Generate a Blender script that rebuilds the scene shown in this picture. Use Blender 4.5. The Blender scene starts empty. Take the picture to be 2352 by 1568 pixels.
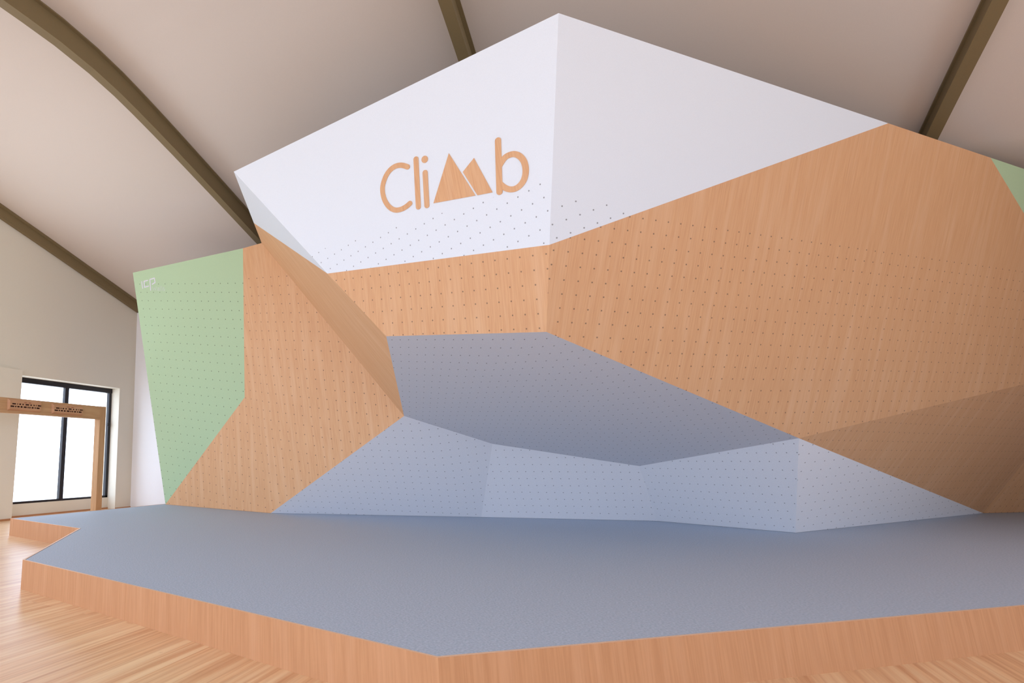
import bpy, bmesh, math
from mathutils import Vector, Matrix

C = bpy.context.scene.collection
V = Vector

# ------------------------------------------------------------------ camera
F, PX, PY, HY, EYE, V1X = 1300.0, 540.0, 784.0, 1050.0, 1.25, 1455.0
TILT = math.atan((HY - PY) / F)
_a, _b = V1X - PX, PY - HY
AZ = math.atan2(_a, F * math.cos(TILT) - _b * math.sin(TILT))
CAM = V((0, 0, EYE))

cam = bpy.data.cameras.new('camera')
cam.sensor_width = 36.0
cam.lens = F / 2352 * 36.0
cam.shift_x = (1176 - PX) / 2352
cam.shift_y = 0.0
cam.clip_start = 0.05
co = bpy.data.objects.new('camera', cam)
C.objects.link(co)
co.location = CAM
co.rotation_euler = (math.pi / 2 + TILT, 0, AZ)
bpy.context.scene.camera = co


def ray(x, y):
    a, b = x - PX, PY - y
    fw = F * math.cos(TILT) - b * math.sin(TILT)
    up = b * math.cos(TILT) + F * math.sin(TILT)
    c, s = math.cos(AZ), math.sin(AZ)
    return V((a * c - fw * s, a * s + fw * c, up))


def on_z(x, y, z):
    r = ray(x, y)
    return CAM + r * ((z - EYE) / r.z)


def on_x(x, y, X):
    r = ray(x, y)
    return CAM + r * (X / r.x)


def on_f(x, y, f):
    b = PY - y
    return CAM + ray(x, y) * (f / (F * math.cos(TILT) - b * math.sin(TILT)))


def on_pl(px, pl):
    o, n = pl
    r = ray(*px)
    return CAM + r * (n.dot(o - CAM) / n.dot(r))


def plane(a, b, c):
    return (a, (b - a).cross(c - a).normalized())


# ------------------------------------------------------------------ materials
def srgb(r, g, b):
    f = lambda v: v / 12.92 if v <= 0.04045 else ((v + 0.055) / 1.055) ** 2.4
    return (f(r / 255), f(g / 255), f(b / 255), 1)


def mat(name, rough=0.6, spec=0.3):
    m = bpy.data.materials.new(name)
    m.use_nodes = True
    nt = m.node_tree
    p = nt.nodes['Principled BSDF']
    p.inputs['Roughness'].default_value = rough
    p.inputs['Specular IOR Level'].default_value = spec
    return m, nt, p


def N(nt, t, **kw):
    n = nt.nodes.new(t)
    for k, v in kw.items():
        setattr(n, k, v)
    return n


def mathn(nt, op, a, b=None, c=None):
    n = N(nt, 'ShaderNodeMath', operation=op)
    for i, v in enumerate((a, b, c)):
        if v is None:
            continue
        if isinstance(v, (int, float)):
            n.inputs[i].default_value = v
        else:
            nt.links.new(v, n.inputs[i])
    return n.outputs[0]


def mixc(nt, fac, a, b, blend='MIX'):
    n = N(nt, 'ShaderNodeMix', data_type='RGBA', blend_type=blend)
    for s, v in ((n.inputs[0], fac), (n.inputs[6], a), (n.inputs[7], b)):
        if isinstance(v, (int, float)):
            s.default_value = v
        elif isinstance(v, tuple):
            s.default_value = v
        else:
            nt.links.new(v, s)
    return n.outputs[2]


def noise(nt, vec, scale, detail=3, rough=0.5):
    n = N(nt, 'ShaderNodeTexNoise')
    n.inputs['Scale'].default_value = scale
    n.inputs['Detail'].default_value = detail
    n.inputs['Roughness'].default_value = rough
    if vec is not None:
        nt.links.new(vec, n.inputs['Vector'])
    return n.outputs['Fac']


def scaled(nt, vec, s):
    n = N(nt, 'ShaderNodeMapping')
    n.inputs['Scale'].default_value = s
    nt.links.new(vec, n.inputs['Vector'])
    return n.outputs[0]


def ramp(nt, fac, p0, p1):
    n = N(nt, 'ShaderNodeMapRange')
    n.inputs[1].default_value = p0
    n.inputs[2].default_value = p1
    nt.links.new(fac, n.inputs[0])
    return n.outputs[0]


def wood_color(nt, vec, base, dark, light):
    """fine straight-grained veneer; grain runs along the second coordinate"""
    fine = noise(nt, scaled(nt, vec, (70, 2.2, 1)), 1.0, 4, 0.6)
    broad = noise(nt, scaled(nt, vec, (9, 0.55, 1)), 1.0, 3, 0.55)
    c = mixc(nt, ramp(nt, fine, 0.36, 0.64), dark, base)
    return mixc(nt, mathn(nt, 'MULTIPLY', ramp(nt, broad, 0.48, 0.72), 0.65), c, light)


def add_holes(nt, col):
    """drilled T-nut holes on the panel grid; the grid lives in the 'holes' UV map"""
    uv = N(nt, 'ShaderNodeUVMap', uv_map='holes')
    fr = N(nt, 'ShaderNodeVectorMath', operation='FRACTION')
    nt.links.new(uv.outputs[0], fr.inputs[0])
    sb = N(nt, 'ShaderNodeVectorMath', operation='SUBTRACT')
    nt.links.new(fr.outputs[0], sb.inputs[0])
    sb.inputs[1].default_value = (0.5, 0.5, 0.0)
    ln = N(nt, 'ShaderNodeVectorMath', operation='LENGTH')
    nt.links.new(sb.outputs[0], ln.inputs[0])
    m = N(nt, 'ShaderNodeMapRange')
    m.inputs[1].default_value = 0.035
    m.inputs[2].default_value = 0.075
    m.inputs[3].default_value = 1.0
    m.inputs[4].default_value = 0.0
    nt.links.new(ln.outputs[1], m.inputs[0])
    at = N(nt, 'ShaderNodeAttribute', attribute_name='hole_top')
    geo = N(nt, 'ShaderNodeNewGeometry')
    sp = N(nt, 'ShaderNodeSeparateXYZ')
    nt.links.new(geo.outputs['Position'], sp.inputs[0])
    below = mathn(nt, 'LESS_THAN', sp.outputs[2], at.outputs['Fac'])
    at2 = N(nt, 'ShaderNodeAttribute', attribute_name='hole_row')
    sv = N(nt, 'ShaderNodeSeparateXYZ')
    nt.links.new(uv.outputs[0], sv.inputs[0])
    below = mathn(nt, 'MULTIPLY', below, mathn(nt, 'GREATER_THAN', sv.outputs[1], at2.outputs['Fac']))
    fac = mathn(nt, 'MULTIPLY', mathn(nt, 'MULTIPLY', m.outputs[0], below), 0.72)
    return mixc(nt, fac, col, (0.045, 0.035, 0.03, 1))


def paint(name, col, rough=0.6, holes=False, speck=0.05, spec=0.25):
    m, nt, p = mat(name, rough, spec)
    tc = N(nt, 'ShaderNodeTexCoord')
    nz = noise(nt, tc.outputs['Object'], 160, 2)
    lo = tuple(c * (1 - speck) for c in col[:3]) + (1,)
    hi = tuple(min(1, c * (1 + speck)) for c in col[:3]) + (1,)
    c = mixc(nt, ramp(nt, nz, 0.3, 0.7), lo, hi)
    if holes:
        c = add_holes(nt, c)
    nt.links.new(c, p.inputs['Base Color'])
    return m


def wood(name, base, dark, light, uv=None, swap=None, holes=False, rough=0.5, spec=0.25):
    m, nt, p = mat(name, rough, spec)
    if uv:
        vec = N(nt, 'ShaderNodeUVMap', uv_map=uv).outputs[0]
    else:
        vec = N(nt, 'ShaderNodeTexCoord').outputs['Object']
        if swap:
            mp = N(nt, 'ShaderNodeMapping')
            mp.inputs['Rotation'].default_value = swap
            nt.links.new(vec, mp.inputs['Vector'])
            vec = mp.outputs[0]
    c = wood_color(nt, vec, base, dark, light)
    if holes:
        c = add_holes(nt, c)
    nt.links.new(c, p.inputs['Base Color'])
    return m


W_BASE, W_DARK, W_LIGHT = (0.69, 0.39, 0.20, 1), (0.62, 0.325, 0.16, 1), (0.72, 0.44, 0.255, 1)
M_ORANGE = wood('plywood_panel_mat', W_BASE, W_DARK, W_LIGHT, uv='grain', holes=True)
M_LETTER = wood('plywood_letter_mat', W_BASE, W_DARK, W_LIGHT, uv='grain')
M_BOARD = wood('plywood_board_mat', (0.53, 0.265, 0.125, 1), (0.46, 0.22, 0.10, 1), (0.57, 0.30, 0.155, 1), uv='grain', rough=0.5)
M_EDGE = paint('plywood_edge_mat', (0.72, 0.46, 0.29, 1), 0.5)
M_WHITE = paint('white_panel_mat', (0.735, 0.77, 0.825, 1), 0.55, True, 0.02)
M_GREY = paint('grey_panel_mat', (0.73, 0.72, 0.745, 1), 0.6, True, 0.04)
M_GREEN = paint('green_panel_mat', (0.45, 0.59, 0.365, 1), 0.6, True, 0.03)
M_LOGO = paint('logo_mat', (0.72, 0.68, 0.76, 1), 0.5)
M_LOGO_THIN = paint('logo_thin_mat', (0.56, 0.62, 0.55, 1), 0.5)
M_WALL_SHADED = paint('wall_paint_shaded', (0.75, 0.705, 0.60, 1), 0.7, False, 0.02)  # same white paint as the back wall, backlit shade put into the colour
M_WALL_LIT = paint('wall_paint_lit', (0.88, 0.88, 0.90, 1), 0.7, False, 0.02)  # same paint again, window light on the back wall put into the colour
M_CEIL = paint('ceiling_paint', (0.69, 0.605, 0.535, 1), 0.75, False, 0.02)
M_STEEL = paint('beam_paint', (0.215, 0.158, 0.078, 1), 0.5, False, 0.04)
M_FRAME = paint('window_frame_mat', (0.012, 0.009, 0.012, 1), 0.35, False, 0.02, 0.4)
M_SLOT = paint('slot_mat', (0.09, 0.035, 0.022, 1), 0.8)
M_BACK = paint('panel_back_mat', (0.42, 0.22, 0.13, 1), 0.8)

# padded mat surface: speckled blue-grey carpet vinyl
M_MAT, nt, p = mat('mat_carpet', 0.75, 0.2)
tc = N(nt, 'ShaderNodeTexCoord')
s1 = noise(nt, tc.outputs['Object'], 75, 2)
s2 = noise(nt, tc.outputs['Object'], 26, 2)
c = mixc(nt, ramp(nt, s1, 0.32, 0.68), (0.315, 0.375, 0.455, 1), (0.45, 0.505, 0.595, 1))
c = mixc(nt, mathn(nt, 'MULTIPLY', ramp(nt, s2, 0.4, 0.7), 0.25), c, (0.41, 0.42, 0.50, 1))
nt.links.new(c, p.inputs['Base Color'])

# wooden floor: long narrow boards along Y
M_FLOOR, nt, p = mat('floor_boards', 0.36, 0.4)
tc = N(nt, 'ShaderNodeTexCoord')
br = N(nt, 'ShaderNodeTexBrick')
br.offset = 0.37
br.inputs['Scale'].default_value = 1.0
br.inputs['Mortar Size'].default_value = 0.0012
br.inputs['Mortar Smooth'].default_value = 0.3
br.inputs['Brick Width'].default_value = 3.4
br.inputs['Row Height'].default_value = 0.125
br.inputs['Color1'].default_value = (0.0, 0.0, 0.0, 1)
br.inputs['Color2'].default_value = (1.0, 1.0, 1.0, 1)
br.inputs['Mortar'].default_value = (0.3, 0.3, 0.3, 1)
rot = N(nt, 'ShaderNodeMapping')
rot.inputs['Rotation'].default_value = (0, 0, math.pi / 2)
nt.links.new(tc.outputs['Object'], rot.inputs['Vector'])
nt.links.new(rot.outputs[0], br.inputs['Vector'])
brv = N(nt, 'ShaderNodeSeparateColor')
nt.links.new(br.outputs['Color'], brv.inputs[0])
off = N(nt, 'ShaderNodeCombineXYZ')
nt.links.new(mathn(nt, 'MULTIPLY', brv.outputs[0], 37.0), off.inputs[2])
ad = N(nt, 'ShaderNodeVectorMath', operation='ADD')
nt.links.new(tc.outputs['Object'], ad.inputs[0])
nt.links.new(off.outputs[0], ad.inputs[1])
g1 = noise(nt, scaled(nt, ad.outputs[0], (42, 0.8, 1)), 1.0, 5, 0.62)
g2 = noise(nt, scaled(nt, ad.outputs[0], (17, 0.35, 1)), 1.0, 3, 0.5)
c = mixc(nt, ramp(nt, g1, 0.34, 0.62), (0.56, 0.285, 0.14, 1), (0.76, 0.47, 0.25, 1))
c = mixc(nt, mathn(nt, 'MULTIPLY', ramp(nt, g2, 0.44, 0.66), 0.75), c, (0.84, 0.61, 0.36, 1))
c = mixc(nt, mathn(nt, 'MULTIPLY', brv.outputs[0], 0.12), c, (0.56, 0.30, 0.15, 1))
kn = noise(nt, scaled(nt, ad.outputs[0], (16, 4.5, 1)), 1.0, 1)
c = mixc(nt, mathn(nt, 'MULTIPLY', ramp(nt, kn, 0.75, 0.82), 0.6), c, (0.26, 0.12, 0.07, 1))
nt.links.new(c, p.inputs['Base Color'])

# window pane
M_GLASS = bpy.data.materials.new('window_glass')
M_GLASS.use_nodes = True
nt = M_GLASS.node_tree
nt.nodes.clear()
o = N(nt, 'ShaderNodeOutputMaterial')
tr = N(nt, 'ShaderNodeBsdfTransparent')
tr.inputs[0].default_value = (0.97, 0.98, 0.98, 1)
gl = N(nt, 'ShaderNodeBsdfGlossy')
gl.inputs['Roughness'].default_value = 0.02
mx = N(nt, 'ShaderNodeMixShader')
mx.inputs[0].default_value = 0.06
nt.links.new(tr.outputs[0], mx.inputs[1])
nt.links.new(gl.outputs[0], mx.inputs[2])
nt.links.new(mx.outputs[0], o.inputs[0])


# ------------------------------------------------------------------ mesh helpers
def obj(name, bm, material, parent=None, smooth=False):
    me = bpy.data.meshes.new(name)
    bm.normal_update()
    bm.to_mesh(me)
    bm.free()
    o = bpy.data.objects.new(name, me)
    C.objects.link(o)
    for m in (material if isinstance(material, (list, tuple)) else [material]):
        me.materials.append(m)
    if smooth:
        for pl in me.polygons:
            pl.use_smooth = True
    if parent is not None:
        o.parent = parent
        o.matrix_parent_inverse = Matrix.Translation(-parent.location)
    return o


def thing(name, loc, label, cat, group=None):
    o = bpy.data.objects.new(name, None)
    C.objects.link(o)
    o.location = loc
    o.empty_display_size = 0.2
    o['label'] = label
    o['category'] = cat
    if group:
        o['group'] = group
    return o


def tag(o, label, cat, group=None):
    o['label'] = label
    o['category'] = cat
    if group:
        o['group'] = group
    return o


def struct(name, bm, material, parent=None, label=None):
    o = obj(name, bm, material, parent)
    if parent is None:
        o['kind'] = 'structure'
        if label:
            o['label'] = label
    return o


def add_box(bm, x0, x1, y0, y1, z0, z1):
    vs = [bm.verts.new((x, y, z)) for z in (z0, z1) for y in (y0, y1) for x in (x0, x1)]
    for f in ((0, 2, 3, 1), (4, 5, 7, 6), (0, 1, 5, 4), (2, 6, 7, 3), (0, 4, 6, 2), (1, 3, 7, 5)):
        bm.faces.new([vs[i] for i in f])
    return vs


def box(x0, x1, y0, y1, z0, z1, bevel=0.0):
    bm = bmesh.new()
    add_box(bm, x0, x1, y0, y1, z0, z1)
    if bevel:
        bmesh.ops.bevel(bm, geom=bm.edges[:], offset=bevel, segments=2, affect='EDGES', profile=0.6)
    return bm


def prism(pts, z0, z1):
    bm = bmesh.new()
    lo = [bm.verts.new((p[0], p[1], z0)) for p in pts]
    hi = [bm.verts.new((p[0], p[1], z1)) for p in pts]
    n = len(pts)
    bm.faces.new(hi)
    bm.faces.new(lo[::-1])
    for i in range(n):
        bm.faces.new((lo[i], lo[(i + 1) % n], hi[(i + 1) % n], hi[i]))
    bmesh.ops.recalc_face_normals(bm, faces=bm.faces[:])
    return bm


def uv_metric(bm, vertical_z=True):
    """'grain' map in metres: second coordinate runs up the face"""
    L = bm.loops.layers.uv.new('grain')
    for f in bm.faces:
        n = f.normal
        u = V((0, 0, 1)).cross(n)
        u = u.normalized() if u.length > 1e-4 else V((1, 0, 0))
        v = n.cross(u)
        for lp in f.loops:
            lp[L].uv = (lp.vert.co.dot(u), lp.vert.co.dot(v))


# ------------------------------------------------------------------ key points of the climbing wall
H, ZT = 0.269, 5.04           # mat top, wall top
A = on_z(380, 1158, H); B = on_z(622, 1178, H); Cc = on_z(1105, 1187, H)
D = on_z(1510, 1196, H); E = on_z(1827, 1223, H); Fb = on_z(2258, 1178, H)
G1 = on_z(305, 626, ZT); G2 = on_z(558, 570, ZT); T = on_z(601, 558, ZT)
W = on_z(583, 512, ZT); P1 = on_z(537, 394, ZT); R0 = on_z(1283, 30, ZT)
S = on_z(2040, 283, ZT); U = on_z(2275, 362, ZT)
PL_G = plane(A, G1, G2); PL_O = plane(A, B, G2)
G3 = on_pl((562, 912), PL_G)
def at(x, y, d):
    return CAM + ray(x, y).normalized() * d


K = at(928, 955, 8.906); C1 = at(1131, 1019, 9.8); D1 = at(1468, 1070, 10.62)
Nn = at(1835, 1006, 9.7); L = at(887, 772, 6.6); Q = at(752, 628, 6.98)
R1 = at(1262, 562, 6.03); M = at(1255, 762, 6.08)
PL_R = plane(S, U, Nn)
PL_WL = plane(P1, R0, R1)
V2 = on_pl((2352, 882), PL_R)
V0 = on_pl((2352, 490), PL_R)
# beyond the right edge of the frame
U2 = U + (U - S) * 0.55
V0x = on_pl((2440, 640), PL_R)
V2x = Nn + (V2 - Nn) * 1.25
PL_B = plane(Nn, V2, Fb)
X1 = on_pl((2352, 1060), PL_B)
X1x = Fb + (X1 - Fb) * 1.6
R2x = on_z(2352, 1176, H)
R2x = Fb + (R2x - Fb) * 2.2

FACETS = []   # name, points, kind, (p0,u,v) pixel grid, hole_top, label


def facet(name, pts, kind, grid, top, label):
    FACETS.append((name, pts, kind, grid, top, label))


facet('green_panel', [G1, G2, G3, A], 'green', ((443.6, 671.3), (16, 0.0), (2.9, 20.0)), -199, 'pale green panel with white logo')
facet('plywood_panel', [G2, T, K, B, A, G3], 'wood', ((635.7, 739.3), (17.9, 0.0), (2.0, 20.7)), -195, 'light plywood panel with rows of holes')
facet('plywood_panel', [T, W, Q, L, K], 'wood', None, -1, 'smooth plywood cheek without holes')
facet('white_panel', [W, P1, Q], 'white', None, -1, 'narrow white side triangle')
facet('white_panel', [P1, R0, R1, Q], 'white', ((1180.8, 524.9), (24.9, -13.3), (8.2, 29.4)), 3.72, 'white panel with wooden letters')
facet('white_panel', [R0, S, R1], 'white', ((1300.8, 504.1), (31.4, -11.2), (9.7, 30.4)), 3.60, 'white triangular panel')
facet('plywood_panel', [Q, R1, M, L], 'wood', ((913.8, 625.8), (22.4, -2.8), (2.6, 28.6)), 9, 'plywood band under the white panel')
facet('plywood_panel', [R1, S, U, V0, V2, Nn, M], 'wood', ((1294.4, 642.9), (32.5, 2.8), (-5.1, 32.1)), -195, 'largest plywood panel')
facet('green_panel', [U, U2, V0x, V0], 'green', None, -1, 'green corner at the right end')
facet('plywood_panel', [V0, V0x, V2x, V2], 'wood', None, -1, None)
facet('grey_panel', [L, M, Nn, D1, C1, K], 'grey', ((1317.6, 824.7), (24.9, -1.6), (-9.9, 16.6)), 9, 'grey overhanging roof panel')
facet('grey_panel', [K, C1, Cc, B], 'grey', ((1052.9, 1029.5), (20.4, 0.0), (2.0, 15.4)), 9, None)
facet('grey_panel', [C1, D1, D, Cc], 'grey', ((1226.7, 1083.1), (19.3, 0.1), (3.3, 16.0)), 9, None)
facet('grey_panel', [D1, Nn, E, D], 'grey', ((1767, 1059.9), (23.0, 0.2), (7.2, 19.3)), 9, None)
facet('grey_panel', [Nn, Fb, E], 'grey', ((1871.9, 1060), (22.2, -2.0), (-8.9, 20.0)), 9, None)
facet('plywood_panel', [Nn, V2, V2x, X1x, X1, Fb], 'wood', 'auto', 9, 'plywood overhang facing the mat')
facet('plywood_panel', [Fb, X1, X1x, R2x], 'wood', 'auto', 9, 'plywood panel at the right end')

# averaged inward offset so that neighbouring panels share their back edges too
offs = {}
facing = []
for name, pts, *_ in FACETS:
    n = V((0, 0, 0))
    for i in range(len(pts)):
        a, b = pts[i], pts[(i + 1) % len(pts)]
        n += V(((a.y - b.y) * (a.z + b.z), (a.z - b.z) * (a.x + b.x), (a.x - b.x) * (a.y + b.y)))
    n.normalize()
    ctr = sum(pts, V((0, 0, 0))) / len(pts)
    if n.dot(CAM - ctr) < 0:
        n = -n
    facing.append(n)
    for q in pts:
        offs.setdefault(tuple(round(v, 4) for v in q), V((0, 0, 0)))
        offs[tuple(round(v, 4) for v in q)] += n
for k in offs:
    offs[k] = -offs[k].normalized() * 0.05

wall = thing('climbing_wall', V((-0.4, 8.0, 0)), 'huge faceted climbing wall of white, plywood, grey and green panels rising behind the mat', 'climbing wall')
wall['kind'] = 'thing'
KM = {'wood': M_ORANGE, 'white': M_WHITE, 'grey': M_GREY, 'green': M_GREEN}
PANELS = []
for (name, pts, kind, grid, top, label), n in zip(FACETS, facing):
    bm = bmesh.new()
    fv = [bm.verts.new(q) for q in pts]
    bv = [bm.verts.new(q + offs[tuple(round(v, 4) for v in q)]) for q in pts]
    f = bm.faces.new(fv)
    f.normal_update()
    if f.normal.dot(n) < 0:
        f.normal_flip()
    bf = bm.faces.new(bv)
    bf.normal_update()
    if bf.normal.dot(n) > 0:
        bf.normal_flip()
    bf.material_index = 1
    k = len(pts)
    f.smooth = True
    ev = [bm.verts.new(q) for q in pts]
    eb = [bm.verts.new(q.co) for q in bv]
    for i in range(k):
        sf = bm.faces.new((ev[i], ev[(i + 1) % k], eb[(i + 1) % k], eb[i]))
        sf.material_index = 0
    gl_ = bm.loops.layers.uv.new('grain')
    hl_ = bm.loops.layers.uv.new('holes')
    o3 = sum(pts, V((0, 0, 0))) / k
    u3 = V((0, 0, 1)).cross(n).normalized()
    v3 = n.cross(u3)
    if grid and grid != 'auto':
        pl = (o3, n)
        p0, du, dv = grid
        O = on_pl(p0, pl)
        e1 = on_pl((p0[0] + du[0], p0[1] + du[1]), pl) - O
        e2 = on_pl((p0[0] + dv[0], p0[1] + dv[1]), pl) - O
    else:
        O, e1, e2 = o3, u3 * 0.142, v3 * 0.142
    # dual basis on the panel plane
    a11, a12, a22 = e1.dot(e1), e1.dot(e2), e2.dot(e2)
    det = a11 * a22 - a12 * a12
    gdir = e2.normalized() if grid and grid != 'auto' else v3
    gperp = gdir.cross(n)
    for f2 in bm.faces:
        for lp in f2.loops:
            d = lp.vert.co - O
            b1, b2 = d.dot(e1), d.dot(e2)
            lp[hl_].uv = ((b1 * a22 - b2 * a12) / det + 0.5 + 200, (b2 * a11 - b1 * a12) / det + 0.5 + 200)
            lp[gl_].uv = (d.dot(gperp) + 20, d.dot(gdir) + 20)
    # flat polygon on the front: triangulate from a stable diagonal
    at = bm.faces.layers.float.new('hole_top')
    ar = bm.faces.layers.float.new('hole_row')
    for f2 in bm.faces:
        f2[at] = 99.0 if top < -50 else top
        f2[ar] = -top if top < -50 else -999.0
    po = obj(name, bm, [KM[kind], M_BACK], wall)
    if label:
        po['label'] = label
    PANELS.append(po)
GREEN_P, WHITE_P = PANELS[0], PANELS[4]


# ------------------------------------------------------------------ lettering
def flat_frame(pl, px):
    o, n = pl
    if n.dot(CAM - o) < 0:
        n = -n
    O = on_pl(px, pl)
    u = V((0, 0, 1)).cross(n).normalized()
    return O, u, n.cross(u), n


def outline_mesh(name, polys, fr, thick, material, parent):
    """polys: lists of 2-D points (metres) on the panel; raised by a few millimetres"""
    O, u, v, n = fr
    bm = bmesh.new()
    for pi, poly in enumerate(polys):
        lo = [bm.verts.new(O + u * q[0] + v * q[1] + n * 0.0012) for q in poly]
        hi = [bm.verts.new(O + u * q[0] + v * q[1] + n * (thick - 0.0005 * pi)) for q in poly]
        k = len(poly)
        bm.faces.new(hi)
        bm.faces.new(lo[::-1])
        for i in range(k):
            bm.faces.new((lo[i], lo[(i + 1) % k], hi[(i + 1) % k], hi[i]))
    bmesh.ops.recalc_face_normals(bm, faces=bm.faces[:])
    bmesh.ops.triangulate(bm, faces=[f for f in bm.faces if len(f.verts) > 4])
    L_ = bm.loops.layers.uv.new('grain')
    for f in bm.faces:
        for lp in f.loops:
            d = lp.vert.co - O
            lp[L_].uv = (d.dot(u) + 5, d.dot(v) + 5)
    ob = obj(name, bm, material)
    ob.parent = parent
    return ob


def smooth_line(pts, n=6):
    out = []
    for i in range(len(pts) - 1):
        p0 = pts[max(i - 1, 0)]; p1 = pts[i]; p2 = pts[i + 1]; p3 = pts[min(i + 2, len(pts) - 1)]
        for k in range(n):
            t = k / n
            out.append(tuple(0.5 * (2 * p1[j] + (p2[j] - p0[j]) * t + (2 * p0[j] - 5 * p1[j] + 4 * p2[j] - p3[j]) * t * t
                                    + (3 * p1[j] - p0[j] - 3 * p2[j] + p3[j]) * t ** 3) for j in (0, 1)))
    out.append(pts[-1])
    return out


def stroke(pts, w, caps=True):
    """2-D ribbon with round ends"""
    r = w / 2
    left, right = [], []
    n = len(pts)
    for i, q in enumerate(pts):
        a = pts[max(i - 1, 0)]; b = pts[min(i + 1, n - 1)]
        d = V((b[0] - a[0], b[1] - a[1])).normalized()
        nn = V((-d.y, d.x))
        left.append((q[0] + nn.x * r, q[1] + nn.y * r))
        right.append((q[0] - nn.x * r, q[1] - nn.y * r))
    poly = list(left)
    if caps:
        q = pts[-1]; a = math.atan2(left[-1][1] - q[1], left[-1][0] - q[0])
        poly += [(q[0] + r * math.cos(a - math.pi * k / 8), q[1] + r * math.sin(a - math.pi * k / 8)) for k in range(1, 8)]
    poly += right[::-1]
    if caps:
        q = pts[0]; a = math.atan2(right[0][1] - q[1], right[0][0] - q[0])
        poly += [(q[0] + r * math.cos(a - math.pi * k / 8), q[1] + r * math.sin(a - math.pi * k / 8)) for k in range(1, 8)]
    return poly


FR = flat_frame(PL_WL, (1045, 420))


def to2(px, pl, fr):
    d = on_pl(px, pl) - fr[0]
    return (d.dot(fr[1]), d.dot(fr[2]))


def sg(pts):           # points read off the sign
    return [to2((820 + x / 4.9, 280 + y / 4.9), PL_WL, FR) for x, y in pts]


LW = 0.0545
c_line = smooth_line(sg([(570, 506), (530, 492), (485, 487), (430, 500), (375, 540), (330, 602), (300, 680), (288, 760), (304, 855), (342, 930), (395, 978), (450, 992), (510, 977), (560, 948), (597, 916)]), 4)
outline_mesh('letter', [stroke(c_line, LW)], FR, 0.006, M_LETTER, WHITE_P)
outline_mesh('letter', [stroke(sg([(665, 418), (692, 956)]), LW)], FR, 0.006, M_LETTER, WHITE_P)
dot_c = sg([(763, 421)])[0]
dot = [(dot_c[0] + 0.0345 * math.cos(a * math.pi / 12), dot_c[1] + 0.0365 * math.sin(a * math.pi / 12)) for a in range(24)]
outline_mesh('letter', [stroke(sg([(768, 570), (788, 940)]), LW), dot], FR, 0.006, M_LETTER, WHITE_P)
mk = outline_mesh('mountain_letter', [sg([(1035, 353), (1335, 828), (862, 915)]), sg([(1318, 405), (1527, 792), (1357, 825), (1192, 562)])], FR, 0.006, M_LETTER, WHITE_P)
mk['label'] = 'letter drawn as two mountain peaks'
b_line = smooth_line(sg([(1600, 500), (1622, 462), (1665, 402), (1715, 372), (1775, 362), (1835, 388), (1882, 450), (1900, 545), (1884, 640), (1842, 708), (1788, 748), (1732, 759), (1678, 746), (1632, 716), (1610, 695)]), 4)
outline_mesh('letter', [stroke(sg([(1588, 208), (1605, 788)]), LW * 1.02), stroke(b_line, LW, False)], FR, 0.006, M_LETTER, WHITE_P)

FG = flat_frame(PL_G, (340, 655))


def lg(pts):
    return [to2((300 + x / 22.4, 620 + y / 22.4), PL_G, FG) for x, y in pts]


LT = 0.021
for pts in ([(585, 600), (625, 940)], [(880, 530), (695, 580), (722, 885), (930, 822)], [(1035, 1035), (1000, 485), (1222, 412), (1262, 640), (1115, 728)]):
    ln = lg(pts)
    polys = [stroke([ln[i], ln[i + 1]], LT) for i in range(len(ln) - 1)]
    outline_mesh('logo_letter', polys, FG, 0.004, M_LOGO, GREEN_P)
small = [
    [(1130, 850), (1190, 1040), (1228, 905), (1285, 1045), (1325, 835)],
    [(1385, 925), (1470, 905), (1485, 1055), (1400, 1050), (1392, 985), (1480, 975)],
    [(1525, 820), (1560, 1060)],
    [(1600, 815), (1635, 1062)],
    [(1735, 895), (1680, 900), (1690, 975), (1745, 985), (1752, 1060), (1690, 1068)],
]
for pts in small:
    ln = lg(pts)
    outline_mesh('logo_small_letter', [stroke([ln[i], ln[i + 1]], 0.0095) for i in range(len(ln) - 1)], FG, 0.003, M_LOGO_THIN, GREEN_P)

# ------------------------------------------------------------------ mat platform
pl1 = on_z(24, 1190, H); pl2 = on_z(182, 1213, H); pl3 = on_z(52, 1285, H); pl4 = on_z(1006, 1510, H); pl5 = on_z(2352, 1391, H)
pl5e = pl4 + (pl5 - pl4) * 2.6
out = [pl1, pl2, pl3, pl4, pl5e, V((9.6, 18.6, 0)), V((-3.85, 18.6, 0)), V((-3.85, 10.52, 0)), V((-8.42, 10.52, 0)), V((-8.46, 8.1, 0))]
out = [(q.x, q.y) for q in out]


def inset(pts, d):
    n = len(pts)
    ar = sum(pts[i][0] * pts[(i + 1) % n][1] - pts[(i + 1) % n][0] * pts[i][1] for i in range(n))
    sgn = 1 if ar > 0 else -1
    res = []
    for i in range(n):
        p0, p1, p2 = V(pts[i - 1]), V(pts[i]), V(pts[(i + 1) % n])
        d1 = (p1 - p0).normalized(); d2 = (p2 - p1).normalized()
        n1 = V((-d1.y, d1.x)) * sgn; n2 = V((-d2.y, d2.x)) * sgn
        m = (n1 + n2).normalized()
        res.append(tuple(p1 + m * (d / max(0.3, m.dot(n1)))))
    return res


TB = 0.02
inn = inset(out, TB)
plat = thing('crash_mat', V((-1, 6, 0)), 'large blue-grey crash mat edged with plywood boards at the foot of the climbing wall', 'crash mat')
obj('mat_surface', prism(inn, 0.0, H - 0.003), M_MAT, plat)
for i in range(len(out)):
    j = (i + 1) % len(out)
    bm = prism([out[i], out[j], inn[j], inn[i]], 0.0, H)
    bm.normal_update()
    uv_metric(bm)
    for f in bm.faces:
        f.material_index = 1 if f.normal.z > 0.9 else 0
    so = obj('edge_board', bm, [M_BOARD, M_EDGE], plat)

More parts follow.
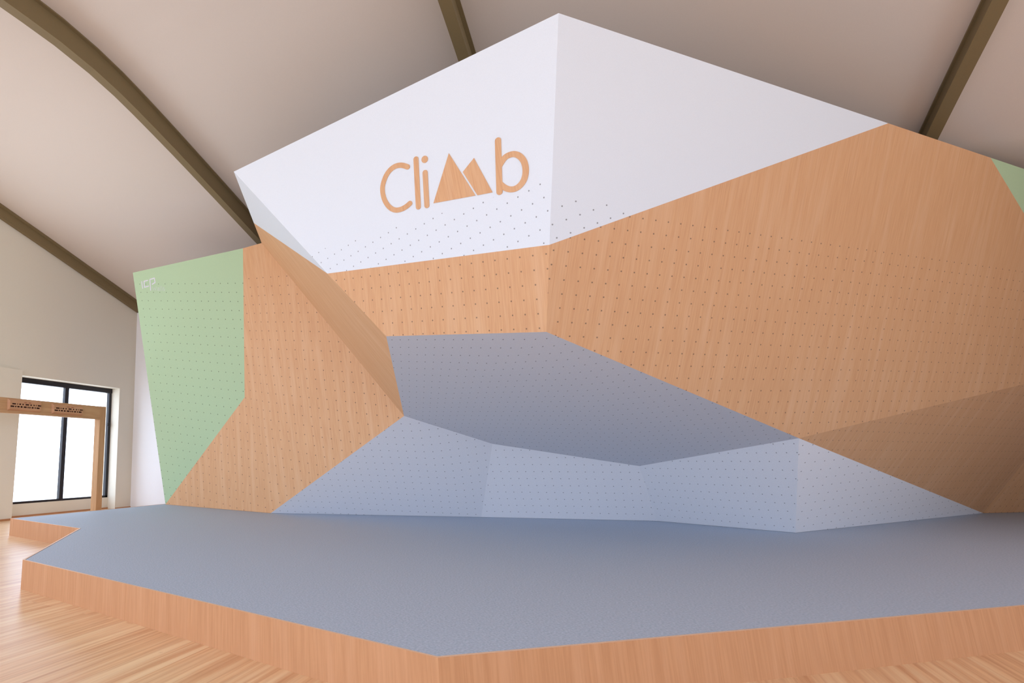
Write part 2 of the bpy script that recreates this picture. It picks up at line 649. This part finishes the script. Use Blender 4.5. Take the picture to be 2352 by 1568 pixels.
# ------------------------------------------------------------------ room shell
XB, XF = -10.92, -10.66       # back of the window niche, face of the left wall
YS = 10.77                     # wall behind the climbing wall
YN = -4.0                     # wall behind the viewer
XR = 10.5
YA = 19.0                     # end of the alcove behind the right wing
PROF = [(3.6, 6.745), (4.1, 6.74), (4.7, 6.69), (5.2, 6.61), (5.6, 6.52), (6.0, 6.42), (6.5, 6.29), (7.1, 6.125), (7.7, 5.96), (8.3, 5.79), (8.95, 5.605), (9.8, 5.37), (10.6, 5.14), (11.3, 4.95)]
PROF = [(7.2 - y, z) for y, z in PROF[:0:-1]] + PROF
CEIL_UP = 0.27


def prof_z(y):
    for (y0, z0), (y1, z1) in zip(PROF, PROF[1:]):
        if y0 <= y <= y1:
            return z0 + (z1 - z0) * (y - y0) / (y1 - y0)
    return PROF[-1][1]


bm = bmesh.new()
add_box(bm, XB - 0.4, XR + 0.3, YN - 0.3, YA + 0.3, -0.2, 0.0)
struct('floor', bm, M_FLOOR)

bm = bmesh.new()
fine = []
for (y0, z0), (y1, z1) in zip(PROF, PROF[1:]):
    for k in range(3):
        fine.append((y0 + (y1 - y0) * k / 3, z0 + (z1 - z0) * k / 3))
fine.append(PROF[-1])
sec = [(y, z + CEIL_UP) for y, z in fine]
sec[-1] = (sec[-1][0], 5.22)
sec.append((YA + 0.3, 5.22))
lo = [[bm.verts.new((x, y, z)) for y, z in sec] for x in (XB - 0.4, XR + 0.3)]
hi = [[bm.verts.new((x, y, z + 0.15)) for y, z in sec] for x in (XB - 0.4, XR + 0.3)]
for i in range(len(sec) - 1):
    bm.faces.new((lo[0][i], lo[0][i + 1], lo[1][i + 1], lo[1][i])).smooth = True
    bm.faces.new((hi[0][i], hi[1][i], hi[1][i + 1], hi[0][i + 1]))
bm.faces.new([lo[0][0], lo[1][0], hi[1][0], hi[0][0]])
bm.faces.new([lo[0][-1], hi[0][-1], hi[1][-1], lo[1][-1]])
bmesh.ops.recalc_face_normals(bm, faces=bm.faces[:])
struct('ceiling', bm, M_CEIL)

# left wall with full-height niches for its windows
NZ = 2.985
NICHES = [(7.28, 10.24), (2.6, 6.6), (-2.6, 1.6)]
TOPW = 7.3
bm = bmesh.new()
ys = [YN - 0.3]
for a, b in sorted(NICHES):
    ys += [a, b]
ys.append(YA + 0.3)
NTOP = [NZ, 5.2, 5.2]  # the two unseen windows are made taller to throw more light inside
for i in range(0, len(ys), 2):
    add_box(bm, XB - 0.25, XF, ys[i], ys[i + 1], 0, TOPW)
for (a, b), nt_ in zip(NICHES, NTOP):
    add_box(bm, XB - 0.25, XF, a, b, nt_, TOPW)
for a, b in NICHES:
    add_box(bm, XB - 0.25, XB, a, b, 0, 0.275)
struct('wall_left', bm, M_WALL_SHADED)

# boxed pilaster at the left of the near window
bm = bmesh.new()
pr = on_x(22, 1158.9, XB).y
add_box(bm, XF - 0.01, XF + 0.10, 6.62, 7.30, 0, 3.08)
struct('trim_1', bm, M_WALL_SHADED)

bm = bmesh.new()
add_box(bm, XB - 0.25, -3.9, YS, YS + 0.3, 0, TOPW)
add_box(bm, -4.2, -3.9, YS, YA + 0.3, 0, TOPW)
add_box(bm, -4.2, XR + 0.3, YA, YA + 0.3, 0, TOPW)
struct('wall_back', bm, M_WALL_LIT)

RBAYS = [(-3.4, 1.4), (2.0, 8.6)]  # unseen windows added to brighten the right side of the climbing wall
RZ0, RZ1 = 1.5, 4.9
bm = bmesh.new()
for a, b in ((YN - 0.3, RBAYS[0][0]), (RBAYS[0][1], RBAYS[1][0]), (RBAYS[1][1], YA + 0.3)):
    add_box(bm, XR, XR + 0.3, a, b, RZ0, RZ1)
add_box(bm, XR, XR + 0.3, YN - 0.3, YA + 0.3, 0, RZ0)
add_box(bm, XR, XR + 0.3, YN - 0.3, YA + 0.3, RZ1, TOPW)
struct('wall_right', bm, M_WALL_SHADED)
for i, (a, b) in enumerate(RBAYS):
    w = bpy.data.objects.new('window_%d' % (i + 8), None)
    C.objects.link(w)
    w.location = (XR + 0.2, (a + b) / 2, RZ0)
    w['kind'] = 'structure'
    bm = bmesh.new()
    for y in (a, (a + b) / 2 - 0.03, b - 0.06):
        add_box(bm, XR + 0.18, XR + 0.24, y, y + 0.06, RZ0, RZ1)
    for z in (RZ0, RZ1 - 0.06):
        add_box(bm, XR + 0.185, XR + 0.235, a, b, z, z + 0.06)
    obj('window_frame', bm, M_FRAME, w)

# wall behind the viewer: unseen band of windows, enlarged to bring in more front light
BAYS = [(-10.6, -6.4), (-5.8, -1.6), (-1.0, 3.2), (4.2, 8.2)]
WZ0, WZ1 = 0.15, 4.9
bm = bmesh.new()
xs = [XB - 0.25]
for a, b in BAYS:
    xs += [a, b]
xs.append(XR + 0.3)
for i in range(0, len(xs), 2):
    add_box(bm, xs[i], xs[i + 1], YN - 0.3, YN, WZ0, WZ1)
add_box(bm, XB - 0.25, XR + 0.3, YN - 0.3, YN, 0, WZ0)
add_box(bm, XB - 0.25, XR + 0.3, YN - 0.3, YN, WZ1, TOPW)
struct('wall_front', bm, M_WALL_SHADED)

for i, (a, b) in enumerate(BAYS):
    w = bpy.data.objects.new('window_%d' % (i + 4), None)
    C.objects.link(w)
    w.location = ((a + b) / 2, YN - 0.2, WZ0)
    w['kind'] = 'structure'
    bm = bmesh.new()
    for x in (a, (a + b) / 2 - 0.03, b - 0.06):
        add_box(bm, x, x + 0.06, YN - 0.24, YN - 0.18, WZ0, WZ1)
    for z in (WZ0, WZ1 - 0.06):
        add_box(bm, a, b, YN - 0.235, YN - 0.185, z, z + 0.06)
    obj('window_frame', bm, M_FRAME, w)

# baseboard line of the left wall
bm = bmesh.new()
for a, b in NICHES:
    add_box(bm, XB, XB + 0.012, a, b, 0, 0.035)
for i in range(0, len(ys), 2):
    add_box(bm, XF, XF + 0.012, ys[i] if i else YN, min(ys[i + 1], YS), 0, 0.035)
add_box(bm, XF + 0.10, XF + 0.112, 6.62, 7.30, 0, 0.035)
uv_metric(bm)
struct('baseboard_left', bm, M_BOARD)

# windows of the left wall
for i, (a, b) in enumerate(NICHES):
    w = bpy.data.objects.new('window_%d' % (i + 1), None)
    C.objects.link(w)
    w.location = (XB, (a + b) / 2, 0.275)
    w['kind'] = 'structure'
    x0, x1 = XB - 0.10, XB - 0.02
    zb, zt, fw = 0.275, NTOP[i], 0.085
    bm = bmesh.new()
    add_box(bm, x0, x1 + 0.015, a, b, zt - 0.115, zt)
    add_box(bm, x0, x1, a, b, zb, zb + 0.045)
    add_box(bm, x0, x1, a, a + fw, zb, zt)
    add_box(bm, x0, x1, b - fw, b, zb, zt)
    obj('window_frame', bm, M_FRAME, w)
    ym = a + (b - a) * 0.517
    obj('window_mullion', box(x0, x1 + 0.004, ym - 0.055, ym + 0.055, zb, zt), M_FRAME, w)
    bm = bmesh.new()
    for y0, y1 in ((a + fw, ym - 0.05), (ym + 0.05, b - fw)):
        add_box(bm, XB - 0.064, XB - 0.058, y0, y1, zb + 0.04, zt - 0.11)
    obj('window_pane', bm, M_GLASS, w)
    if i == 0:
        obj('window_handle', box(x1, x1 + 0.035, b - 0.13, b - 0.06, 2.02, 2.12, 0.008), M_FRAME, w)


# ------------------------------------------------------------------ arched roof beams
def sweep(prof, y0, y1):
    """section given as (x, z above the beam's underside line), swept along the vault"""
    bm = bmesh.new()
    rows = []
    yy = [y0] + [y for y, _ in fine if y0 < y < y1] + [y1]
    for y in yy:
        z = prof_z(y)
        rows.append([bm.verts.new((x, y, z + dz)) for x, dz in prof])
    k = len(prof)
    for a, b in zip(rows, rows[1:]):
        for i in range(k):
            bm.faces.new((a[i], a[(i + 1) % k], b[(i + 1) % k], b[i]))
    bm.faces.new(rows[0])
    bm.faces.new(rows[-1][::-1])
    bmesh.ops.recalc_face_normals(bm, faces=bm.faces[:])
    return bm


BW = 0.13
BEAMS = [(-5.78, 0.07, 'arched olive roof beam running down to the plywood notch left of the white panel'),
         (-1.25, 0.07, 'arched olive roof beam ending above the left slope of the white panel'),
         (3.565, -0.12, 'arched olive roof beam above the right end of the climbing wall')]
for x, drop, label in BEAMS:
    t = thing('roof_beam', V((x + BW / 2, 3.6, 6.7)), label, 'beam', 'arched roof beams')
    t['kind'] = 'thing'
    y1 = 10.5 if x < -4 else 11.25
    z0, zt_ = -drop, 0.268
    obj('bottom_flange', sweep([(x, z0), (x + BW, z0), (x + BW, z0 + 0.03), (x, z0 + 0.03)], -3.7, y1), M_STEEL, t)
    obj('web', sweep([(x + 0.012, z0 + 0.03), (x + BW - 0.012, z0 + 0.03), (x + BW - 0.012, zt_ - 0.02), (x + 0.012, zt_ - 0.02)], -3.7, y1), M_STEEL, t)
    obj('top_flange', sweep([(x - 0.012, zt_ - 0.02), (x + BW + 0.035, zt_ - 0.02), (x + BW + 0.035, zt_), (x - 0.012, zt_)], -3.7, y1), M_STEEL, t)
t = thing('roof_beam', V((XF + 0.1, 3.6, 6.7)), 'olive roof beam lying along the top of the left wall above the window', 'beam', 'arched roof beams')
t['kind'] = 'thing'
obj('box_girder', sweep([(XF + 0.004, -0.0), (XF + 0.09, -0.0), (XF + 0.09, 0.21), (XF + 0.004, 0.21)], -3.7, 10.768), M_STEEL, t)
obj('top_flange', sweep([(XF + 0.004, 0.21), (XF + 0.13, 0.21), (XF + 0.13, 0.268), (XF + 0.004, 0.268)], -3.7, 10.768), M_STEEL, t)

# ------------------------------------------------------------------ hangboard frame
XH = -9.2
pt = on_x(244, 934, XH)         # outer top corner of the post
pm = on_x(231, 932, XH)         # joint
zt = pt.z
zb = on_x(0, 946, XH).z
zb = (zb + on_x(228, 963, XH).z) / 2
ty = pt.y - pm.y
tx = 0.16
y_left = on_x(0, 930, XH).y - 2.2
hf = thing('training_rack', V((XH, pt.y, 0)), 'wooden goalpost frame holding the hangboards in front of the window', 'frame')
W_P = wood('pine_mat', (0.56, 0.33, 0.165, 1), (0.46, 0.26, 0.125, 1), (0.62, 0.39, 0.21, 1), uv='grain')
for y0 in (pt.y - ty, y_left - ty):
    bm = box(XH - tx, XH, y0, y0 + ty, 0, zt, 0.004)
    bm.normal_update(); uv_metric(bm)
    obj('post', bm, W_P, hf)
bm = box(XH - tx * 0.75, XH - 0.004, y_left, pt.y - ty, zb, zt - 0.003, 0.004)
bm.normal_update()
Lg = bm.loops.layers.uv.new('grain')
for f in bm.faces:
    for lp in f.loops:
        lp[Lg].uv = (lp.vert.co.z, lp.vert.co.y)
obj('cross_beam', bm, W_P, hf)

M_HB = wood('hangboard_mat', (0.56, 0.31, 0.17, 1), (0.48, 0.25, 0.135, 1), (0.60, 0.35, 0.20, 1), uv='grain')


def hangboard(px0, px1, label):
    """pixel box of the board on the beam -> real board with carved slots"""
    a = on_x(px0[0], px0[1], XH); b = on_x(px1[0], px1[1], XH)
    y0, y1 = a.y, b.y
    z1 = on_x((px0[0] + px1[0]) / 2, px0[1], XH).z
    z0 = on_x((px0[0] + px1[0]) / 2, px1[1], XH).z
    wd, ht = y1 - y0, z1 - z0
    t = thing('hangboard', V((XH, (y0 + y1) / 2, z0)), label, 'hangboard', 'hangboards on the frame')
    # slots as fractions of the board (0..1 across, 0..1 up)
    r1 = [(215, 290), (315, 331), (355, 390), (420, 446), (485, 555), (585, 615), (650, 676), (700, 716), (740, 815)]
    r2 = [(185, 258), (276, 300), (320, 365), (386, 425), (450, 512), (530, 552), (566, 592), (615, 656), (680, 702), (720, 785)]
    fx = lambda v: (v - 145) / 690.0
    rows = [(0.52, 0.63, [(fx(p), fx(q)) for p, q in r1]), (0.30, 0.42, [(fx(p), fx(q)) for p, q in r2])]
    dep = 0.05
    bm = bmesh.new()
    # board section: sloping crown, flat face, rounded lip at the foot
    face_x = XH + dep
    ycut = sorted({0.04, 0.96} | {v for _, _, sl in rows for s in sl for v in s})
    zcut = sorted({0.14, 0.82} | {v for r in rows for v in r[:2]})
    grid = {}

    def vert(iy, iz, x=face_x):
        key = (iy, iz, x)
        if key not in grid:
            grid[key] = bm.verts.new((x, y0 + wd * iy, z0 + ht * iz))
        return grid[key]
    holes = []
    for ya, yb in zip(ycut, ycut[1:]):
        for za, zb_ in zip(zcut, zcut[1:]):
            hole = any(r[0] <= za + 1e-6 and zb_ <= r[1] + 1e-6 and any(s[0] <= ya + 1e-6 and yb <= s[1] + 1e-6 for s in r[2]) for r in rows)
            if hole:
                holes.append((ya, yb, za, zb_))
            else:
                bm.faces.new([vert(ya, za), vert(yb, za), vert(yb, zb_), vert(ya, zb_)])
    # rim back to the beam: chamfered crown and cheeks, rounded foot
    rim = [(0.04, 0.14), (0.96, 0.14), (0.96, 0.82), (0.04, 0.82)]
    outer = [(0.015, 0.02), (0.985, 0.02), (1.0, 1.0), (0.0, 1.0)]
    ro = [bm.verts.new((XH - 0.002, y0 + wd * p, z0 + ht * q)) for p, q in outer]

    def edge_verts(p, q):
        if p[1] == q[1]:
            vs = [vert(y, p[1]) for y in ycut]
        else:
            vs = [vert(p[0], z) for z in zcut]
        return vs
    for (i, j) in ((0, 1), (1, 2), (3, 2), (0, 3)):
        vs = edge_verts(rim[i], rim[j])
        bm.faces.new(vs + [ro[j], ro[i]])
    bmesh.ops.recalc_face_normals(bm, faces=bm.faces[:])
    Lg = bm.loops.layers.uv.new('grain')
    for f in bm.faces:
        for lp in f.loops:
            lp[Lg].uv = (lp.vert.co.z, lp.vert.co.y)
    obj('board_body', bm, M_HB, t)
    for ra, rb, sl in rows:
        for s in sl:
            bm = bmesh.new()
            fy = [y0 + wd * v for v in s]
            fz = [z0 + ht * ra, z0 + ht * rb]
            f4 = [bm.verts.new((face_x, y, z)) for y, z in ((fy[0], fz[0]), (fy[1], fz[0]), (fy[1], fz[1]), (fy[0], fz[1]))]
            b4 = [bm.verts.new((face_x - 0.035, y, z)) for y, z in ((fy[0], fz[0]), (fy[1], fz[0]), (fy[1], fz[1]), (fy[0], fz[1]))]
            bm.faces.new(b4)
            for i in range(4):
                bm.faces.new((f4[i], f4[(i + 1) % 4], b4[(i + 1) % 4], b4[i]))
            obj('finger_slot', bm, M_SLOT, t)
    for v in (455, 545):
        bm = bmesh.new()
        ya, yb = y0 + wd * fx(v), y0 + wd * fx(v + 55)
        add_box(bm, face_x - 0.004, face_x + 0.0015, ya, yb, z0 + ht * 0.72, z0 + ht * 0.77)
        obj('brand_mark', bm, M_MARK, t)
    return t


M_MARK = paint('burnt_mark', (0.30, 0.09, 0.05, 1), 0.7)
hangboard((17, 918), (92, 945), 'wooden hangboard with dark finger slots at the left end of the cross beam')
hangboard((118, 929), (188, 953), 'wooden hangboard with dark finger slots nearer the upright post')

# ------------------------------------------------------------------ daylight
wd = bpy.data.worlds.new('sky')
bpy.context.scene.world = wd
wd.use_nodes = True
nt = wd.node_tree
bg = nt.nodes['Background']
tc = N(nt, 'ShaderNodeTexCoord')
sp = N(nt, 'ShaderNodeSeparateXYZ')
nt.links.new(tc.outputs['Generated'], sp.inputs[0])
mr = ramp(nt, sp.outputs[2], -0.10, 0.10)
c = mixc(nt, mr, (0.70, 0.76, 0.86, 1), (0.80, 0.94, 1.18, 1))
nt.links.new(c, bg.inputs['Color'])
bg.inputs['Strength'].default_value = 4.5


def portal(name, loc, rot, sx, sy):
    l = bpy.data.lights.new(name, 'AREA')
    l.shape = 'RECTANGLE'
    l.size, l.size_y = sx, sy
    l.cycles.is_portal = True
    o = bpy.data.objects.new(name, l)
    C.objects.link(o)
    o.location = loc
    o.rotation_euler = rot


for (a, b), nt_ in zip(NICHES, NTOP):
    portal('window_portal', (XB - 0.2, (a + b) / 2, (0.275 + nt_) / 2), (math.pi / 2, 0, -math.pi / 2), b - a, nt_ - 0.275)
for a, b in BAYS:
    portal('window_portal', ((a + b) / 2, YN - 0.28, (WZ0 + WZ1) / 2), (math.pi / 2, 0, 0), b - a, WZ1 - WZ0)

for a, b in RBAYS:
    portal('window_portal', (XR + 0.28, (a + b) / 2, (RZ0 + RZ1) / 2), (math.pi / 2, 0, math.pi / 2), b - a, RZ1 - RZ0)

sc = bpy.context.scene
sc.view_settings.view_transform = 'Standard'
sc.view_settings.look = 'None'
sc.view_settings.exposure = 0.0
sc.view_settings.gamma = 1.0
sc.view_settings.use_curve_mapping = False
sc.cycles.use_denoising = True
sc.cycles.max_bounces = 8
sc.cycles.diffuse_bounces = 7
sc.cycles.adaptive_threshold = 0.02
sc.cycles.transparent_max_bounces = 12
